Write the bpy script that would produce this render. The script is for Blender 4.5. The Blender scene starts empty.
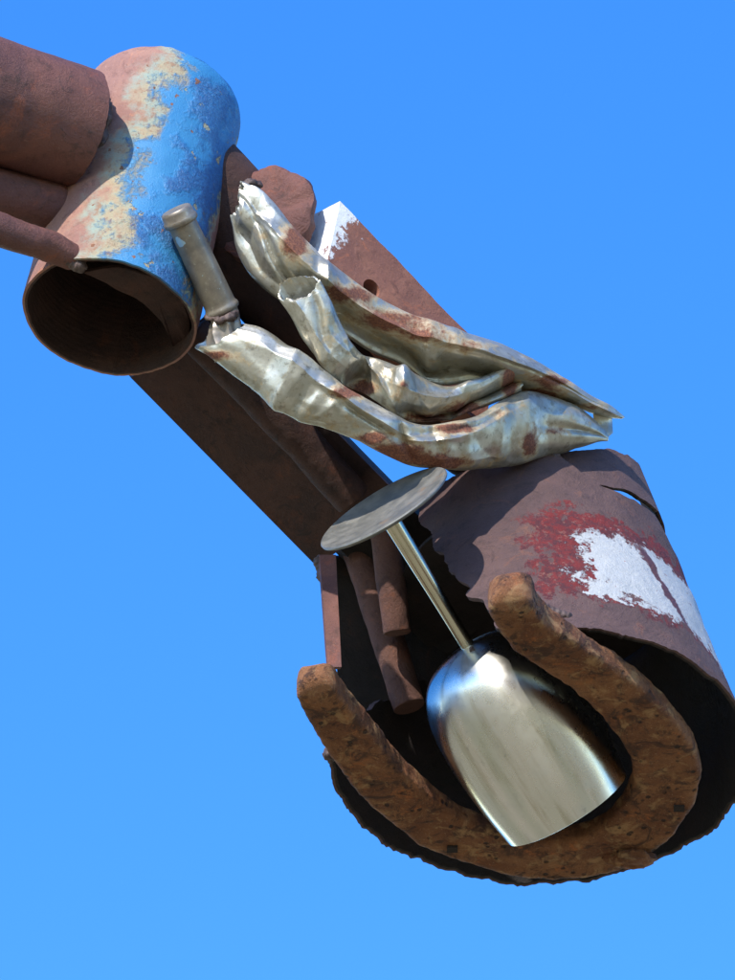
import bpy, bmesh, math, random
import numpy as np
from mathutils import Vector, noise as mnoise

random.seed(7)
rng = np.random.default_rng(7)

# ------------------------------------------------------------------ camera, sky, sun, exposure
PITCH = math.radians(32.0)          # the photographer looks up
S = 0.00045                         # metres for one unit of the working grid
DIST = 3.0 / S                      # distance to the sculpture in grid units
CAM = np.array([0.0, 0.0, 1.6])
SUN_EL = math.radians(36.0)
SUN_AZ = math.radians(28.0)         # sun behind the photographer, a little to the left
EXPOSURE = 1.30

scene = bpy.context.scene
cam_data = bpy.data.cameras.new("camera")
cam = bpy.data.objects.new("camera", cam_data)
scene.collection.objects.link(cam)
cam.location = CAM
cam.rotation_euler = (math.radians(90) + PITCH, 0, 0)
cam_data.sensor_fit = 'VERTICAL'
cam_data.angle_y = 2 * math.atan(490.0 / DIST)
cam_data.clip_start = 0.05
cam_data.clip_end = 5000
scene.camera = cam

to_sun = Vector((-math.sin(SUN_AZ) * math.cos(SUN_EL), -math.cos(SUN_AZ) * math.cos(SUN_EL), math.sin(SUN_EL)))
world = bpy.data.worlds.new("World")
scene.world = world
world.use_nodes = True
wn = world.node_tree
wn.nodes.clear()
sky = wn.nodes.new('ShaderNodeTexSky')
sky.sky_type = 'NISHITA'
sky.sun_disc = False
sky.sun_elevation = SUN_EL
sky.sun_rotation = math.atan2(to_sun.x, to_sun.y)
sky.altitude = 0
sky.air_density = 1.0
sky.dust_density = 0.15
sky.ozone_density = 3.0
hs = wn.nodes.new('ShaderNodeHueSaturation')
hs.inputs['Saturation'].default_value = 1.34
hs.inputs['Hue'].default_value = 0.511
bgn = wn.nodes.new('ShaderNodeBackground')
bgn.inputs['Strength'].default_value = 0.15
wo = wn.nodes.new('ShaderNodeOutputWorld')
wn.links.new(sky.outputs[0], hs.inputs['Color'])
wn.links.new(hs.outputs[0], bgn.inputs['Color'])
wn.links.new(bgn.outputs[0], wo.inputs['Surface'])

sun_data = bpy.data.lights.new("sun", 'SUN')
sun_data.energy = 2.5
sun_data.angle = math.radians(0.53)
sun_data.color = (1.0, 0.955, 0.88)
sun = bpy.data.objects.new("sun", sun_data)
scene.collection.objects.link(sun)
sun.rotation_euler = to_sun.to_track_quat('Z', 'Y').to_euler()
sun.location = (-2, -4, 8)

scene.view_settings.view_transform = 'Standard'
scene.view_settings.look = 'None'
scene.view_settings.exposure = EXPOSURE
scene.view_settings.gamma = 1.0
scene.view_settings.use_curve_mapping = False
scene.render.engine = 'CYCLES'
scene.cycles.max_bounces = 8
scene.cycles.sample_clamp_indirect = 6.0

# ------------------------------------------------------------------ frames and helpers
SP, CP = math.sin(PITCH), math.cos(PITCH)
TILT = math.radians(40.0)            # how far the hoof's axis leans towards the photographer
SA, CA = math.sin(TILT), math.cos(TILT)
UP = np.array([0, SA, CA])           # axis of the hoof in the working frame (right, away, up-in-view)
NEAR = np.array([0, -CA, SA])        # across that axis, towards the photographer
RIGHT = np.array([1.0, 0, 0])


def P(px, py, d):
    k = (DIST + d) / DIST
    return np.array([(px - 367.5) * k, d, (490.0 - py) * k])


def to_world(a):
    a = np.asarray(a, float) * S
    x, y, z = a[..., 0], a[..., 1] + DIST * S, a[..., 2]
    return np.stack([x, CP * y - SP * z, SP * y + CP * z], -1) + CAM


ROOT_LOC = to_world(P(-420, 40, -110))


def fbm(pts, freq, octv=4, seed=0.0):
    return np.array([mnoise.fractal(Vector((p[0] * freq + seed, p[1] * freq - seed * .7, p[2] * freq + seed * .3)), 1.0, 2.0, octv,
                                    noise_basis='PERLIN_ORIGINAL') for p in pts.reshape(-1, 3)]).reshape(pts.shape[:-1])


def ridged(pts, freq, seed=0.0):
    """crease lines: zero on creases, up to one between them"""
    out = []
    for p in pts.reshape(-1, 3):
        v = Vector((p[0] * freq + seed, p[1] * freq - seed * .7, p[2] * freq + seed * .3))
        dd = mnoise.voronoi(v)[0]
        out.append(min(1.0, (dd[1] - dd[0]) * 1.6))
    return np.array(out).reshape(pts.shape[:-1])


def catmull(pts, n):
    pts = np.asarray(pts, float)
    m = len(pts)
    ts = np.linspace(0, m - 1, n)
    ext = np.vstack([2 * pts[0] - pts[1], pts, 2 * pts[-1] - pts[-2]])
    out = []
    for t in ts:
        i = min(int(t), m - 2)
        f = t - i
        p0, p1, p2, p3 = ext[i], ext[i + 1], ext[i + 2], ext[i + 3]
        out.append(0.5 * ((2 * p1) + (-p0 + p2) * f + (2 * p0 - 5 * p1 + 4 * p2 - p3) * f * f + (-p0 + 3 * p1 - 3 * p2 + p3) * f ** 3))
    return np.array(out)


def lerp_table(tab, x):
    xs = [t[0] for t in tab]
    ys = [t[1] for t in tab]
    return np.interp(x, xs, ys)


def norm(v):
    v = np.asarray(v, float)
    return v / (np.linalg.norm(v, axis=-1, keepdims=True) + 1e-12)


class Part:
    """collects grids of vertices, then becomes ONE mesh object under its parent"""
    def __init__(self):
        self.v, self.f, self.uv, self.at, self.n = [], [], [], [], 0

    def raw(self, verts, faces, uv=None, at=None):
        verts = np.asarray(verts, float).reshape(-1, 3)
        self.v.append(verts)
        self.f += [tuple(i + self.n for i in f) for f in faces]
        self.uv.append(np.zeros((len(verts), 2)) if uv is None else np.asarray(uv, float).reshape(-1, 2))
        self.at.append(np.zeros(len(verts)) if at is None else np.asarray(at, float).reshape(-1))
        self.n += len(verts)

    def grid(self, g, close_u=True, close_v=False, cap0=False, cap1=False, uv=None, at=None):
        nv, nu = g.shape[:2]
        idx = np.arange(nv * nu).reshape(nv, nu)
        faces = []
        for i in range(nv if close_v else nv - 1):
            a, b = idx[i], idx[(i + 1) % nv]
            for j in range(nu if close_u else nu - 1):
                k = (j + 1) % nu
                faces.append((a[j], a[k], b[k], b[j]))
        if cap0:
            faces.append(tuple(idx[0][::-1]))
        if cap1:
            faces.append(tuple(idx[-1]))
        self.raw(g, faces, uv, at)

    def build(self, name, mat, parent=None, sharp=38, smooth=True):
        v = np.vstack(self.v)
        w = to_world(v) - ROOT_LOC
        me = bpy.data.meshes.new(name)
        me.from_pydata([tuple(p) for p in w], [], [tuple(int(i) for i in f) for f in self.f])
        bm = bmesh.new()
        bm.from_mesh(me)
        bmesh.ops.recalc_face_normals(bm, faces=bm.faces)
        bm.to_mesh(me)
        bm.free()
        uv = np.vstack(self.uv)
        lay = me.uv_layers.new(name="UVMap")
        li = np.empty(len(me.loops), int)
        me.loops.foreach_get('vertex_index', li)
        lay.data.foreach_set('uv', uv[li].ravel())
        a = me.attributes.new("wear", 'FLOAT', 'POINT')
        a.data.foreach_set('value', np.concatenate(self.at))
        if smooth:
            me.polygons.foreach_set('use_smooth', [True] * len(me.polygons))
            me.set_sharp_from_angle(angle=math.radians(sharp))
        me.materials.append(mat)
        o = bpy.data.objects.new(name, me)
        scene.collection.objects.link(o)
        if parent is not None:
            o.parent = parent
        return o


def frames(path, ref):
    t = np.gradient(path, axis=0)
    t = norm(t)
    ref = norm(ref)
    a = ref - (t * ref).sum(-1, keepdims=True) * t
    a = norm(a)
    b = np.cross(t, a)
    return t, a, b


def bar(part, ctrl, radii, n=60, seg=40, ref=NEAR, rough=0.8, freq=0.03, round_end=0.35, seed=0.0, ends=(True, True), section=None):
    """solid bar swept along a path, with rounded, uneven ends"""
    path = catmull(ctrl, n)
    r = np.interp(np.linspace(0, 1, n), np.linspace(0, 1, len(radii)), radii)
    t, a, b = frames(path, ref)
    rings, off = [], []
    def add(c, ti, ai, bi, rr, sc):
        th = np.linspace(0, 2 * math.pi, seg, endpoint=False)
        if section is None:
            ca, sb = np.cos(th) * rr, np.sin(th) * rr
        else:
            w, h, e = section
            ca = np.sign(np.cos(th)) * np.abs(np.cos(th)) ** e * h * rr
            sb = np.sign(np.sin(th)) * np.abs(np.sin(th)) ** e * w * rr
        rings.append(c + (ca[:, None] * ai + sb[:, None] * bi) * sc)
    steps = 7
    rad_end = round_end
    def cap_steps(i, sgn):
        rr = r[i] * (1 if section is None else min(section[0], section[1]))
        lst = []
        lst.append((path[i] + sgn * t[i] * rr * rad_end, 0.02))
        lst.append((path[i] + sgn * t[i] * rr * rad_end, 0.4))
        for q in range(steps):
            f = math.pi / 2 * (1 - (q + 0.5) / steps)
            lst.append((path[i] + sgn * t[i] * rr * rad_end * math.sin(f), 1 - rad_end * (1 - math.cos(f))))
        return lst
    if ends[0]:
        for c, sc in cap_steps(0, -1):
            add(c, t[0], a[0], b[0], r[0], sc)
    for i in range(n):
        add(path[i], t[i], a[i], b[i], r[i], 1)
    if ends[1]:
        for c, sc in reversed(cap_steps(n - 1, 1)):
            add(c, t[-1], a[-1], b[-1], r[-1], sc)
    g = np.array(rings)
    if rough:
        cen = g.mean(1, keepdims=True)
        nd = norm(g - cen)
        g = g + nd * (fbm(g, freq, 4, seed) * rough)[..., None]
    uv = np.zeros(g.shape[:2] + (2,))
    uv[..., 0] = np.linspace(0, 1, seg)[None]
    uv[..., 1] = np.linspace(0, 1, len(rings))[:, None]
    part.grid(g, True, False, True, True, uv=uv)
    return g


def hollow(part, c0, c1, r0, r1, wall, n=60, seg=96, ref=NEAR, rough=1.0, freq=0.02, seed=0.0, edge=0.0, ring=None, dome=0.0):
    """open pipe with wall thickness; uv = (angle from ref in turns, along 0..1)"""
    t = norm(c1 - c0)
    a = norm(ref - np.dot(ref, t) * t)
    b = np.cross(t, a)
    L = np.linalg.norm(c1 - c0)
    th = np.linspace(0, 2 * math.pi, seg, endpoint=False)
    radial = np.cos(th)[:, None] * a + np.sin(th)[:, None] * b
    jag0 = np.array([mnoise.fractal(Vector((math.cos(q) * 3, math.sin(q) * 3, seed)), 1, 2, 4) for q in th]) * edge
    jag1 = np.array([mnoise.fractal(Vector((math.cos(q) * 3, math.sin(q) * 3, seed + 9)), 1, 2, 4) for q in th]) * edge
    def rings(shrink, order):
        out, vv = [], []
        for i in order:
            f = i / (n - 1)
            c = c0 + (c1 - c0) * f
            al = jag0 * max(0, 1 - f * 6) + jag1 * max(0, 1 - (1 - f) * 6)
            rr = r0 + (r1 - r0) * f - shrink
            if dome and f > 1 - dome:
                rr *= math.sqrt(max(0.0, 1 - 0.42 * ((f - 1 + dome) / dome) ** 2.2))
            if ring and shrink > 0:
                rr += ring * math.sin(f * L * 0.9)
            out.append(c + radial * rr + al[:, None] * t)
            vv.append(f)
        return out, vv
    o, vo = rings(0, range(n))
    i_, vi = rings(wall, range(n - 1, -1, -1))
    g = np.array(o + i_)
    cen = np.array([c0 + (c1 - c0) * f for f in vo + vi])[:, None]
    ndir = norm(g - cen)
    g = g + ndir * (fbm(g, freq, 4, seed) * rough)[..., None]
    uv = np.zeros(g.shape[:2] + (2,))
    ang = (th + math.pi) % (2 * math.pi) - math.pi
    uv[..., 0] = ang[None] / (2 * math.pi)
    uv[..., 1] = np.array(vo + vi)[:, None]
    at = np.zeros(g.shape[:2])
    at[n:] = 1.0                                                     # inner wall
    part.grid(g, True, True, uv=uv, at=at)
    return g


def blob(part, c, rx, ry=None, rz=None, rough=0.35, seed=0.0, seg=26):
    ry = ry or rx
    rz = rz or rx
    th = np.linspace(0, 2 * math.pi, seg, endpoint=False)
    ph = np.linspace(0.05, math.pi - 0.05, seg // 2)
    g = np.array([[(math.sin(p) * math.cos(q), math.sin(p) * math.sin(q), math.cos(p)) for q in th] for p in ph])
    nz = fbm(g, 1.7, 4, seed)
    g = g * (1 + rough * nz)[..., None] * np.array([rx, ry, rz]) + c
    part.grid(g, True, False, True, True)


def empty(name, loc):
    o = bpy.data.objects.new(name, None)
    scene.collection.objects.link(o)
    o.location = loc
    return o


# ------------------------------------------------------------------ materials
class NT:
    def __init__(self, name):
        self.m = bpy.data.materials.new(name)
        self.m.use_nodes = True
        self.t = self.m.node_tree
        self.t.nodes.clear()
        self.out = self.t.nodes.new('ShaderNodeOutputMaterial')
        self.b = self.t.nodes.new('ShaderNodeBsdfPrincipled')
        self.t.links.new(self.b.outputs[0], self.out.inputs['Surface'])
        tc = self.t.nodes.new('ShaderNodeTexCoord')
        vm = self.t.nodes.new('ShaderNodeVectorMath')
        vm.operation = 'SCALE'
        vm.inputs['Scale'].default_value = 1.0 / (100 * S)          # one texture unit = 100 grid units
        self.t.links.new(tc.outputs['Object'], vm.inputs[0])
        self.vec = vm.outputs[0]
        self.uv = tc.outputs['UV']

    def _set(self, sock, val):
        if hasattr(val, 'is_linked') or hasattr(val, 'links'):
            self.t.links.new(val, sock)
        else:
            if isinstance(val, tuple) and len(val) == 3 and sock.type == 'RGBA':
                val = val + (1,)
            sock.default_value = val

    def noise(self, scale, detail=6, rough=0.6, vec=None, dist=0.0, col=False):
        n = self.t.nodes.new('ShaderNodeTexNoise')
        self.t.links.new(vec or self.vec, n.inputs['Vector'])
        n.inputs['Scale'].default_value = scale
        n.inputs['Detail'].default_value = detail
        n.inputs['Roughness'].default_value = rough
        n.inputs['Distortion'].default_value = dist
        return n.outputs['Color' if col else 'Fac']

    def voro(self, scale, feature='F1', vec=None, rnd=1.0):
        n = self.t.nodes.new('ShaderNodeTexVoronoi')
        n.feature = feature
        self.t.links.new(vec or self.vec, n.inputs['Vector'])
        n.inputs['Scale'].default_value = scale
        n.inputs['Randomness'].default_value = rnd
        return n.outputs['Distance']

    def ramp(self, fac, stops, mode='LINEAR'):
        n = self.t.nodes.new('ShaderNodeValToRGB')
        n.color_ramp.interpolation = mode
        e = n.color_ramp.elements
        while len(e) < len(stops):
            e.new(0.5)
        for el, (p, c) in zip(e, stops):
            el.position = p
            c = (c, c, c) if isinstance(c, (int, float)) else c
            el.color = tuple(c) + (1,)
        self._set(n.inputs[0], fac)
        return n.outputs[0]

    def mix(self, fac, a, b, mode='MIX'):
        n = self.t.nodes.new('ShaderNodeMix')
        n.data_type = 'RGBA'
        n.blend_type = mode
        self._set(n.inputs[0], fac)
        self._set(n.inputs[6], a)
        self._set(n.inputs[7], b)
        return n.outputs[2]

    def math(self, op, a, b=0.0, clamp=False):
        n = self.t.nodes.new('ShaderNodeMath')
        n.operation = op
        n.use_clamp = clamp
        self._set(n.inputs[0], a)
        self._set(n.inputs[1], b)
        return n.outputs[0]

    def step(self, x, lo, hi):
        n = self.t.nodes.new('ShaderNodeMapRange')
        n.interpolation_type = 'SMOOTHSTEP'
        self._set(n.inputs['Value'], x)
        n.inputs['From Min'].default_value = lo
        n.inputs['From Max'].default_value = hi
        return n.outputs['Result']

    def attr(self, name='wear'):
        n = self.t.nodes.new('ShaderNodeAttribute')
        n.attribute_name = name
        return n.outputs['Fac']

    def sep(self, vec):
        n = self.t.nodes.new('ShaderNodeSeparateXYZ')
        self.t.links.new(vec, n.inputs[0])
        return n.outputs

    def comb(self, x, y, z=0.0):
        n = self.t.nodes.new('ShaderNodeCombineXYZ')
        self._set(n.inputs[0], x)
        self._set(n.inputs[1], y)
        self._set(n.inputs[2], z)
        return n.outputs[0]

    def bump(self, h, strength, dist, prev=None):
        n = self.t.nodes.new('ShaderNodeBump')
        n.inputs['Strength'].default_value = strength
        n.inputs['Distance'].default_value = dist * S
        self._set(n.inputs['Height'], h)
        if prev is not None:
            self.t.links.new(prev, n.inputs['Normal'])
        return n.outputs[0]

    def finish(self, color, rough, metal=0.0, normal=None, spec=0.4):
        self._set(self.b.inputs['Base Color'], color)
        self._set(self.b.inputs['Roughness'], rough)
        self._set(self.b.inputs['Metallic'], metal)
        self.b.inputs['Specular IOR Level'].default_value = spec
        if normal is not None:
            self.t.links.new(normal, self.b.inputs['Normal'])
        return self.m


def rust_color(k, pal, sc=1.0):
    """pal: dark, mid, warm, pale"""
    dark, mid, warm, pale = pal
    big = k.noise(1.3 * sc, 5, 0.6, dist=0.6)
    med = k.noise(6 * sc, 8, 0.68)
    fine = k.noise(38 * sc, 6, 0.7)
    c = k.mix(k.step(big, 0.38, 0.64), mid, warm)
    c = k.mix(k.math('MULTIPLY', k.step(med, 0.50, 0.78), 0.7), c, dark)
    c = k.mix(k.math('MULTIPLY', k.step(fine, 0.56, 0.72), 0.6), c, pale)
    bloom = k.noise(2.1 * sc, 9, 0.74, dist=0.9)
    c = k.mix(k.math('MULTIPLY', k.step(bloom, 0.55, 0.68), 0.65), c, tuple(min(1, a * b) for a, b in zip(warm, (1.7, 1.25, 0.85))))
    scale_ = k.noise(3.4 * sc, 9, 0.75, dist=1.4)
    c = k.mix(k.math('MULTIPLY', k.step(scale_, 0.56, 0.64), 0.6), c, tuple(a * 1.6 for a in dark))
    speck = k.noise(60 * sc, 3, 0.6)
    c = k.mix(k.math('MULTIPLY', k.step(speck, 0.60, 0.68), 0.45), c, dark)
    return c, big, med, fine


def rust_material(name, pal, sc=1.0, rough=0.82, bump=0.5, pits=0.0):
    k = NT(name)
    c, big, med, fine = rust_color(k, pal, sc)
    h = k.math('ADD', k.math('MULTIPLY', med, 0.8), k.math('MULTIPLY', fine, 0.5))
    nrm = k.bump(k.math('ADD', h, k.math('MULTIPLY', k.noise(3.4 * sc, 9, 0.75, dist=1.4), 1.2)), bump, 5.0)
    if pits:
        pv = k.voro(9 * sc)
        pm = k.math('MULTIPLY', k.math('SUBTRACT', 1.0, k.step(pv, 0.10, 0.26)), k.step(k.noise(2.3, 2), 0.5, 0.6))
        c = k.mix(k.math('MULTIPLY', pm, 0.85), c, pal[0])
        nrm = k.bump(k.math('SUBTRACT', 1.0, pm), pits, 5.0, nrm)
    r = k.math('ADD', rough - 0.12, k.math('MULTIPLY', med, 0.25))
    return k.finish(c, r, 0.0, nrm, 0.35)


PAL_BROWN = ((0.030, 0.016, 0.012), (0.112, 0.045, 0.037), (0.155, 0.060, 0.043), (0.24, 0.125, 0.095))
PAL_DARK = ((0.010, 0.006, 0.005), (0.038, 0.018, 0.014), (0.060, 0.026, 0.018), (0.10, 0.048, 0.035))
PAL_SHADE = ((0.006, 0.005, 0.005), (0.014, 0.010, 0.009), (0.022, 0.013, 0.011), (0.03, 0.018, 0.015))
PAL_SHOE = ((0.024, 0.011, 0.008), (0.140, 0.050, 0.021), (0.235, 0.098, 0.040), (0.47, 0.29, 0.18))
PAL_PINK = ((0.100, 0.045, 0.035), (0.270, 0.135, 0.105), (0.330, 0.170, 0.120), (0.46, 0.28, 0.21))
PAL_ROD = ((0.035, 0.018, 0.014), (0.098, 0.045, 0.034), (0.130, 0.060, 0.042), (0.20, 0.115, 0.085))

M = {}
M['brown'] = rust_material('rusty_brown_steel', PAL_BROWN, 1.0, 0.62, 0.5)
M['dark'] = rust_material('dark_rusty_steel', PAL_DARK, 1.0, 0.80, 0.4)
M['pink'] = rust_material('pinkish_rusty_bar', PAL_ROD, 1.3, 0.85, 0.6)
M['shade'] = rust_material('shade_black_steel', PAL_SHADE, 1.0, 0.85, 0.4)  # near-black colour that stands for deep shade in the hoof and in holes


def shoe_material():
    k = NT('pitted_orange_rust')
    c, big, med, fine = rust_color(k, PAL_SHOE, 1.4)
    flake = k.noise(3.2, 9, 0.72, dist=1.2)
    c = k.mix(k.math('MULTIPLY', k.step(flake, 0.49, 0.60), 0.85), c, (0.050, 0.022, 0.014))
    och = k.noise(4.5, 8, 0.7, dist=0.6)
    c = k.mix(k.math('MULTIPLY', k.step(och, 0.52, 0.66), 0.8), c, (0.34, 0.19, 0.085))
    pv = k.voro(8, vec=k.vec)
    pm = k.math('MULTIPLY', k.math('SUBTRACT', 1.0, k.step(pv, 0.12, 0.25)), k.step(k.noise(2.6, 2), 0.47, 0.55))
    c = k.mix(k.math('MULTIPLY', pm, 0.85), c, (0.025, 0.013, 0.010))
    nrm = k.bump(k.math('ADD', k.math('MULTIPLY', flake, 1.4), k.math('ADD', k.math('MULTIPLY', fine, 0.35), k.math('MULTIPLY', med, 0.6))), 0.65, 6.0)
    nrm = k.bump(k.math('SUBTRACT', 1.0, pm), 0.8, 6.0, nrm)
    return k.finish(c, 0.85, 0.0, nrm, 0.35)


M['shoe'] = shoe_material()


def blue_material():
    k = NT('peeling_blue_paint')
    u, v, _ = k.sep(k.uv)
    inner = k.attr()
    n1 = k.noise(1.6, 7, 0.62, dist=0.4)
    n2 = k.noise(5.0, 8, 0.65)
    # angle from the front in turns; paint holds on the right, is gone on the left
    edge = k.math('ADD', u, k.math('MULTIPLY', k.math('SUBTRACT', n1, 0.5), 0.20))
    edge = k.math('ADD', edge, k.math('ADD', k.math('MULTIPLY', k.math('SUBTRACT', n2, 0.5), 0.13), k.math('MULTIPLY', k.math('SUBTRACT', k.noise(26, 5, 0.7), 0.5), 0.07)))
    edge = k.math('ADD', edge, k.math('MULTIPLY', k.math('SUBTRACT', v, 0.5), -0.05))
    blue_m = k.math('MULTIPLY', k.step(edge, 0.002, 0.045), k.math('SUBTRACT', 1.0, k.step(edge, 0.205, 0.225)))
    cream_m = k.math('MULTIPLY', k.step(edge, -0.06, 0.01), k.math('SUBTRACT', 1.0, k.step(edge, 0.225, 0.25)))
    # thick crackled dark blue over smooth bright blue
    dk = k.step(k.math('ADD', k.noise(1.9, 6, 0.6), k.math('MULTIPLY', u, 1.3)), 0.58, 0.72)
    grain = k.noise(30, 5, 0.7)
    bright = k.mix(k.noise(3, 4), (0.026, 0.165, 0.37), (0.055, 0.245, 0.44))
    deep = k.mix(k.step(grain, 0.4, 0.62), (0.016, 0.095, 0.26), (0.030, 0.155, 0.36))
    blue = k.mix(dk, bright, deep)
    rc, big, med, fine = rust_color(k, PAL_PINK, 1.3)
    cream = k.mix(k.step(n2, 0.40, 0.62), (0.36, 0.30, 0.185), (0.27, 0.32, 0.26))
    cream = k.mix(k.math('MULTIPLY', k.step(k.noise(13, 7, 0.7), 0.50, 0.64), 0.8), cream, (0.26, 0.13, 0.07))
    holes = k.step(k.noise(4.2, 6, 0.6), 0.635, 0.665)
    c = k.mix(cream_m, rc, cream)
    bm = k.math('MULTIPLY', blue_m, k.math('SUBTRACT', 1.0, holes))
    c = k.mix(bm, c, blue)
    spot = k.step(k.noise(7.5, 3, 0.5), 0.70, 0.715)
    c = k.mix(spot, c, (0.20, 0.085, 0.045))
    rin, *_ = rust_color(k, PAL_DARK, 1.0)
    c = k.mix(k.step(inner, 0.4, 0.6), c, rin)
    h = k.math('ADD', k.math('MULTIPLY', bm, 0.7), k.math('MULTIPLY', k.math('MULTIPLY', grain, dk), 1.1))
    h = k.math('ADD', h, k.math('MULTIPLY', fine, 0.3))
    nrm = k.bump(h, 0.8, 3.5)
    r = k.math('SUBTRACT', 0.85, k.math('MULTIPLY', bm, 0.42))
    return k.finish(c, r, 0.0, nrm, 0.45)


M['blue'] = blue_material()


def hoof_material():
    k = NT('hoof_shell_paint_and_rust')
    u, v, _ = k.sep(k.uv)           # u: angle/360 from the front (right positive), v: height 0..1
    pal = ((0.030, 0.017, 0.017), (0.082, 0.046, 0.043), (0.108, 0.060, 0.054), (0.15, 0.09, 0.08))
    c, big, med, fine = rust_color(k, pal, 1.0)
    n1 = k.noise(3.0, 8, 0.68, dist=0.3)
    n2 = k.noise(9.0, 8, 0.72)
    j = k.math('ADD', k.math('MULTIPLY', k.math('SUBTRACT', n1, 0.5), 0.34), k.math('MULTIPLY', k.math('SUBTRACT', n2, 0.5), 0.30))
    st1 = k.noise(1.0, 6, 0.7, vec=k.comb(k.math('MULTIPLY', u, 90.0), k.math('MULTIPLY', v, 9.0)))
    j = k.math('ADD', j, k.math('MULTIPLY', k.math('SUBTRACT', st1, 0.5), 0.22))
    def band(x, a, b, c_, d):
        return k.math('MULTIPLY', k.step(x, a, b), k.math('SUBTRACT', 1.0, k.step(x, c_, d)))
    vj = k.math('ADD', v, j)
    uj = k.math('ADD', u, k.math('MULTIPLY', j, 0.42))
    red_m = k.math('MULTIPLY', band(vj, 0.150, 0.175, 0.60, 0.63), k.math('MULTIPLY', k.step(uj, -0.012, 0.002), k.math('SUBTRACT', 1.0, k.step(uj, 0.27, 0.29))))
    vw = k.math('ADD', v, k.math('MULTIPLY', j, 0.62))
    uw = k.math('ADD', u, k.math('MULTIPLY', j, 0.30))
    white_m = k.math('MULTIPLY', band(vw, 0.180, 0.195, 0.51, 0.535), k.math('MULTIPLY', k.step(uw, 0.034, 0.042), k.math('SUBTRACT', 1.0, k.step(uj, 0.26, 0.28))))
    red = k.mix(k.step(n2, 0.42, 0.60), (0.150, 0.014, 0.013), (0.070, 0.016, 0.019))
    red = k.mix(k.math('MULTIPLY', k.step(k.noise(16, 6, 0.65), 0.56, 0.68), 0.7), red, (0.22, 0.10, 0.075))
    white = k.mix(n2, (0.38, 0.38, 0.37), (0.47, 0.47, 0.455))
    crack = k.math('ABSOLUTE', k.math('ADD', k.math('SUBTRACT', u, 0.118), k.math('ADD', k.math('MULTIPLY', k.math('SUBTRACT', v, 0.35), 0.09),
                   k.math('MULTIPLY', k.math('SUBTRACT', n1, 0.5), 0.035))))
    crack_m = k.math('MULTIPLY', k.math('SUBTRACT', 1.0, k.step(crack, 0.0035, 0.006)), band(v, 0.15, 0.2, 0.50, 0.56))
    c2 = k.mix(red_m, c, red)
    c2 = k.mix(white_m, c2, white)
    c2 = k.mix(crack_m, c2, (0.10, 0.035, 0.028))
    dots = k.math('MULTIPLY', k.math('MAXIMUM', k.step(k.noise(14, 4, 0.6), 0.67, 0.70), k.step(st1, 0.70, 0.74)), white_m)
    c2 = k.mix(dots, c2, (0.25, 0.07, 0.05))
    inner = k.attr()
    rin, *_ = rust_color(k, PAL_SHADE, 1.0)  # inner wall: the shade inside the hoof is put into the colour
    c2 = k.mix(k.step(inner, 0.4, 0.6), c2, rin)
    h = k.math('ADD', k.math('MULTIPLY', white_m, 0.5), k.math('ADD', k.math('MULTIPLY', med, 0.7), k.math('MULTIPLY', fine, 0.4)))
    nrm = k.bump(k.math('ADD', h, k.math('MULTIPLY', k.noise(3.4, 9, 0.75, dist=1.4), 1.0)), 0.7, 5.0)
    r = k.math('SUBTRACT', 0.82, k.math('MULTIPLY', white_m, 0.35))
    return k.finish(c2, r, 0.0, nrm, 0.4)


M['hoof'] = hoof_material()


def sheet_material():
    k = NT('crumpled_galvanised_sheet')
    wear = k.attr()
    n1 = k.noise(3.2, 8, 0.66, dist=0.5)
    n2 = k.noise(11, 8, 0.7)
    base = k.mix(k.step(n1, 0.35, 0.65), (0.49, 0.462, 0.385), (0.33, 0.305, 0.235))
    base = k.mix(k.math('MULTIPLY', k.step(n2, 0.50, 0.68), 0.7), base, (0.105, 0.095, 0.068))
    pale = k.step(k.noise(5, 6, 0.6), 0.60, 0.70)
    base = k.mix(k.math('MULTIPLY', pale, 0.6), base, (0.58, 0.555, 0.48))
    jit = k.math('ADD', k.math('MULTIPLY', k.math('SUBTRACT', n1, 0.5), 1.5), k.math('MULTIPLY', k.math('SUBTRACT', n2, 0.5), 1.1))
    rv = k.math('ADD', k.math('ADD', wear, 0.16), jit)
    rm = k.step(rv, 0.36, 0.86)
    halo = k.step(rv, 0.20, 0.55)
    fine = k.noise(45, 5, 0.7)
    rcol = k.mix(k.step(fine, 0.4, 0.62), (0.105, 0.036, 0.022), (0.235, 0.085, 0.040))
    base = k.mix(k.math('MULTIPLY', halo, 0.7), base, (0.44, 0.32, 0.16))
    c = k.mix(rm, base, rcol)
    metal = k.math('MULTIPLY', k.math('SUBTRACT', 1.0, halo), 0.68)
    r = k.math('ADD', 0.29, k.math('ADD', k.math('MULTIPLY', rm, 0.45), k.math('MULTIPLY', n2, 0.18)))
    h = k.math('ADD', k.math('MULTIPLY', n2, 0.5), k.math('MULTIPLY', k.math('MULTIPLY', fine, rm), 1.2))
    nrm = k.bump(h, 0.28, 3.0)
    return k.finish(c, r, metal, nrm, 0.5)


M['sheet'] = sheet_material()


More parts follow.
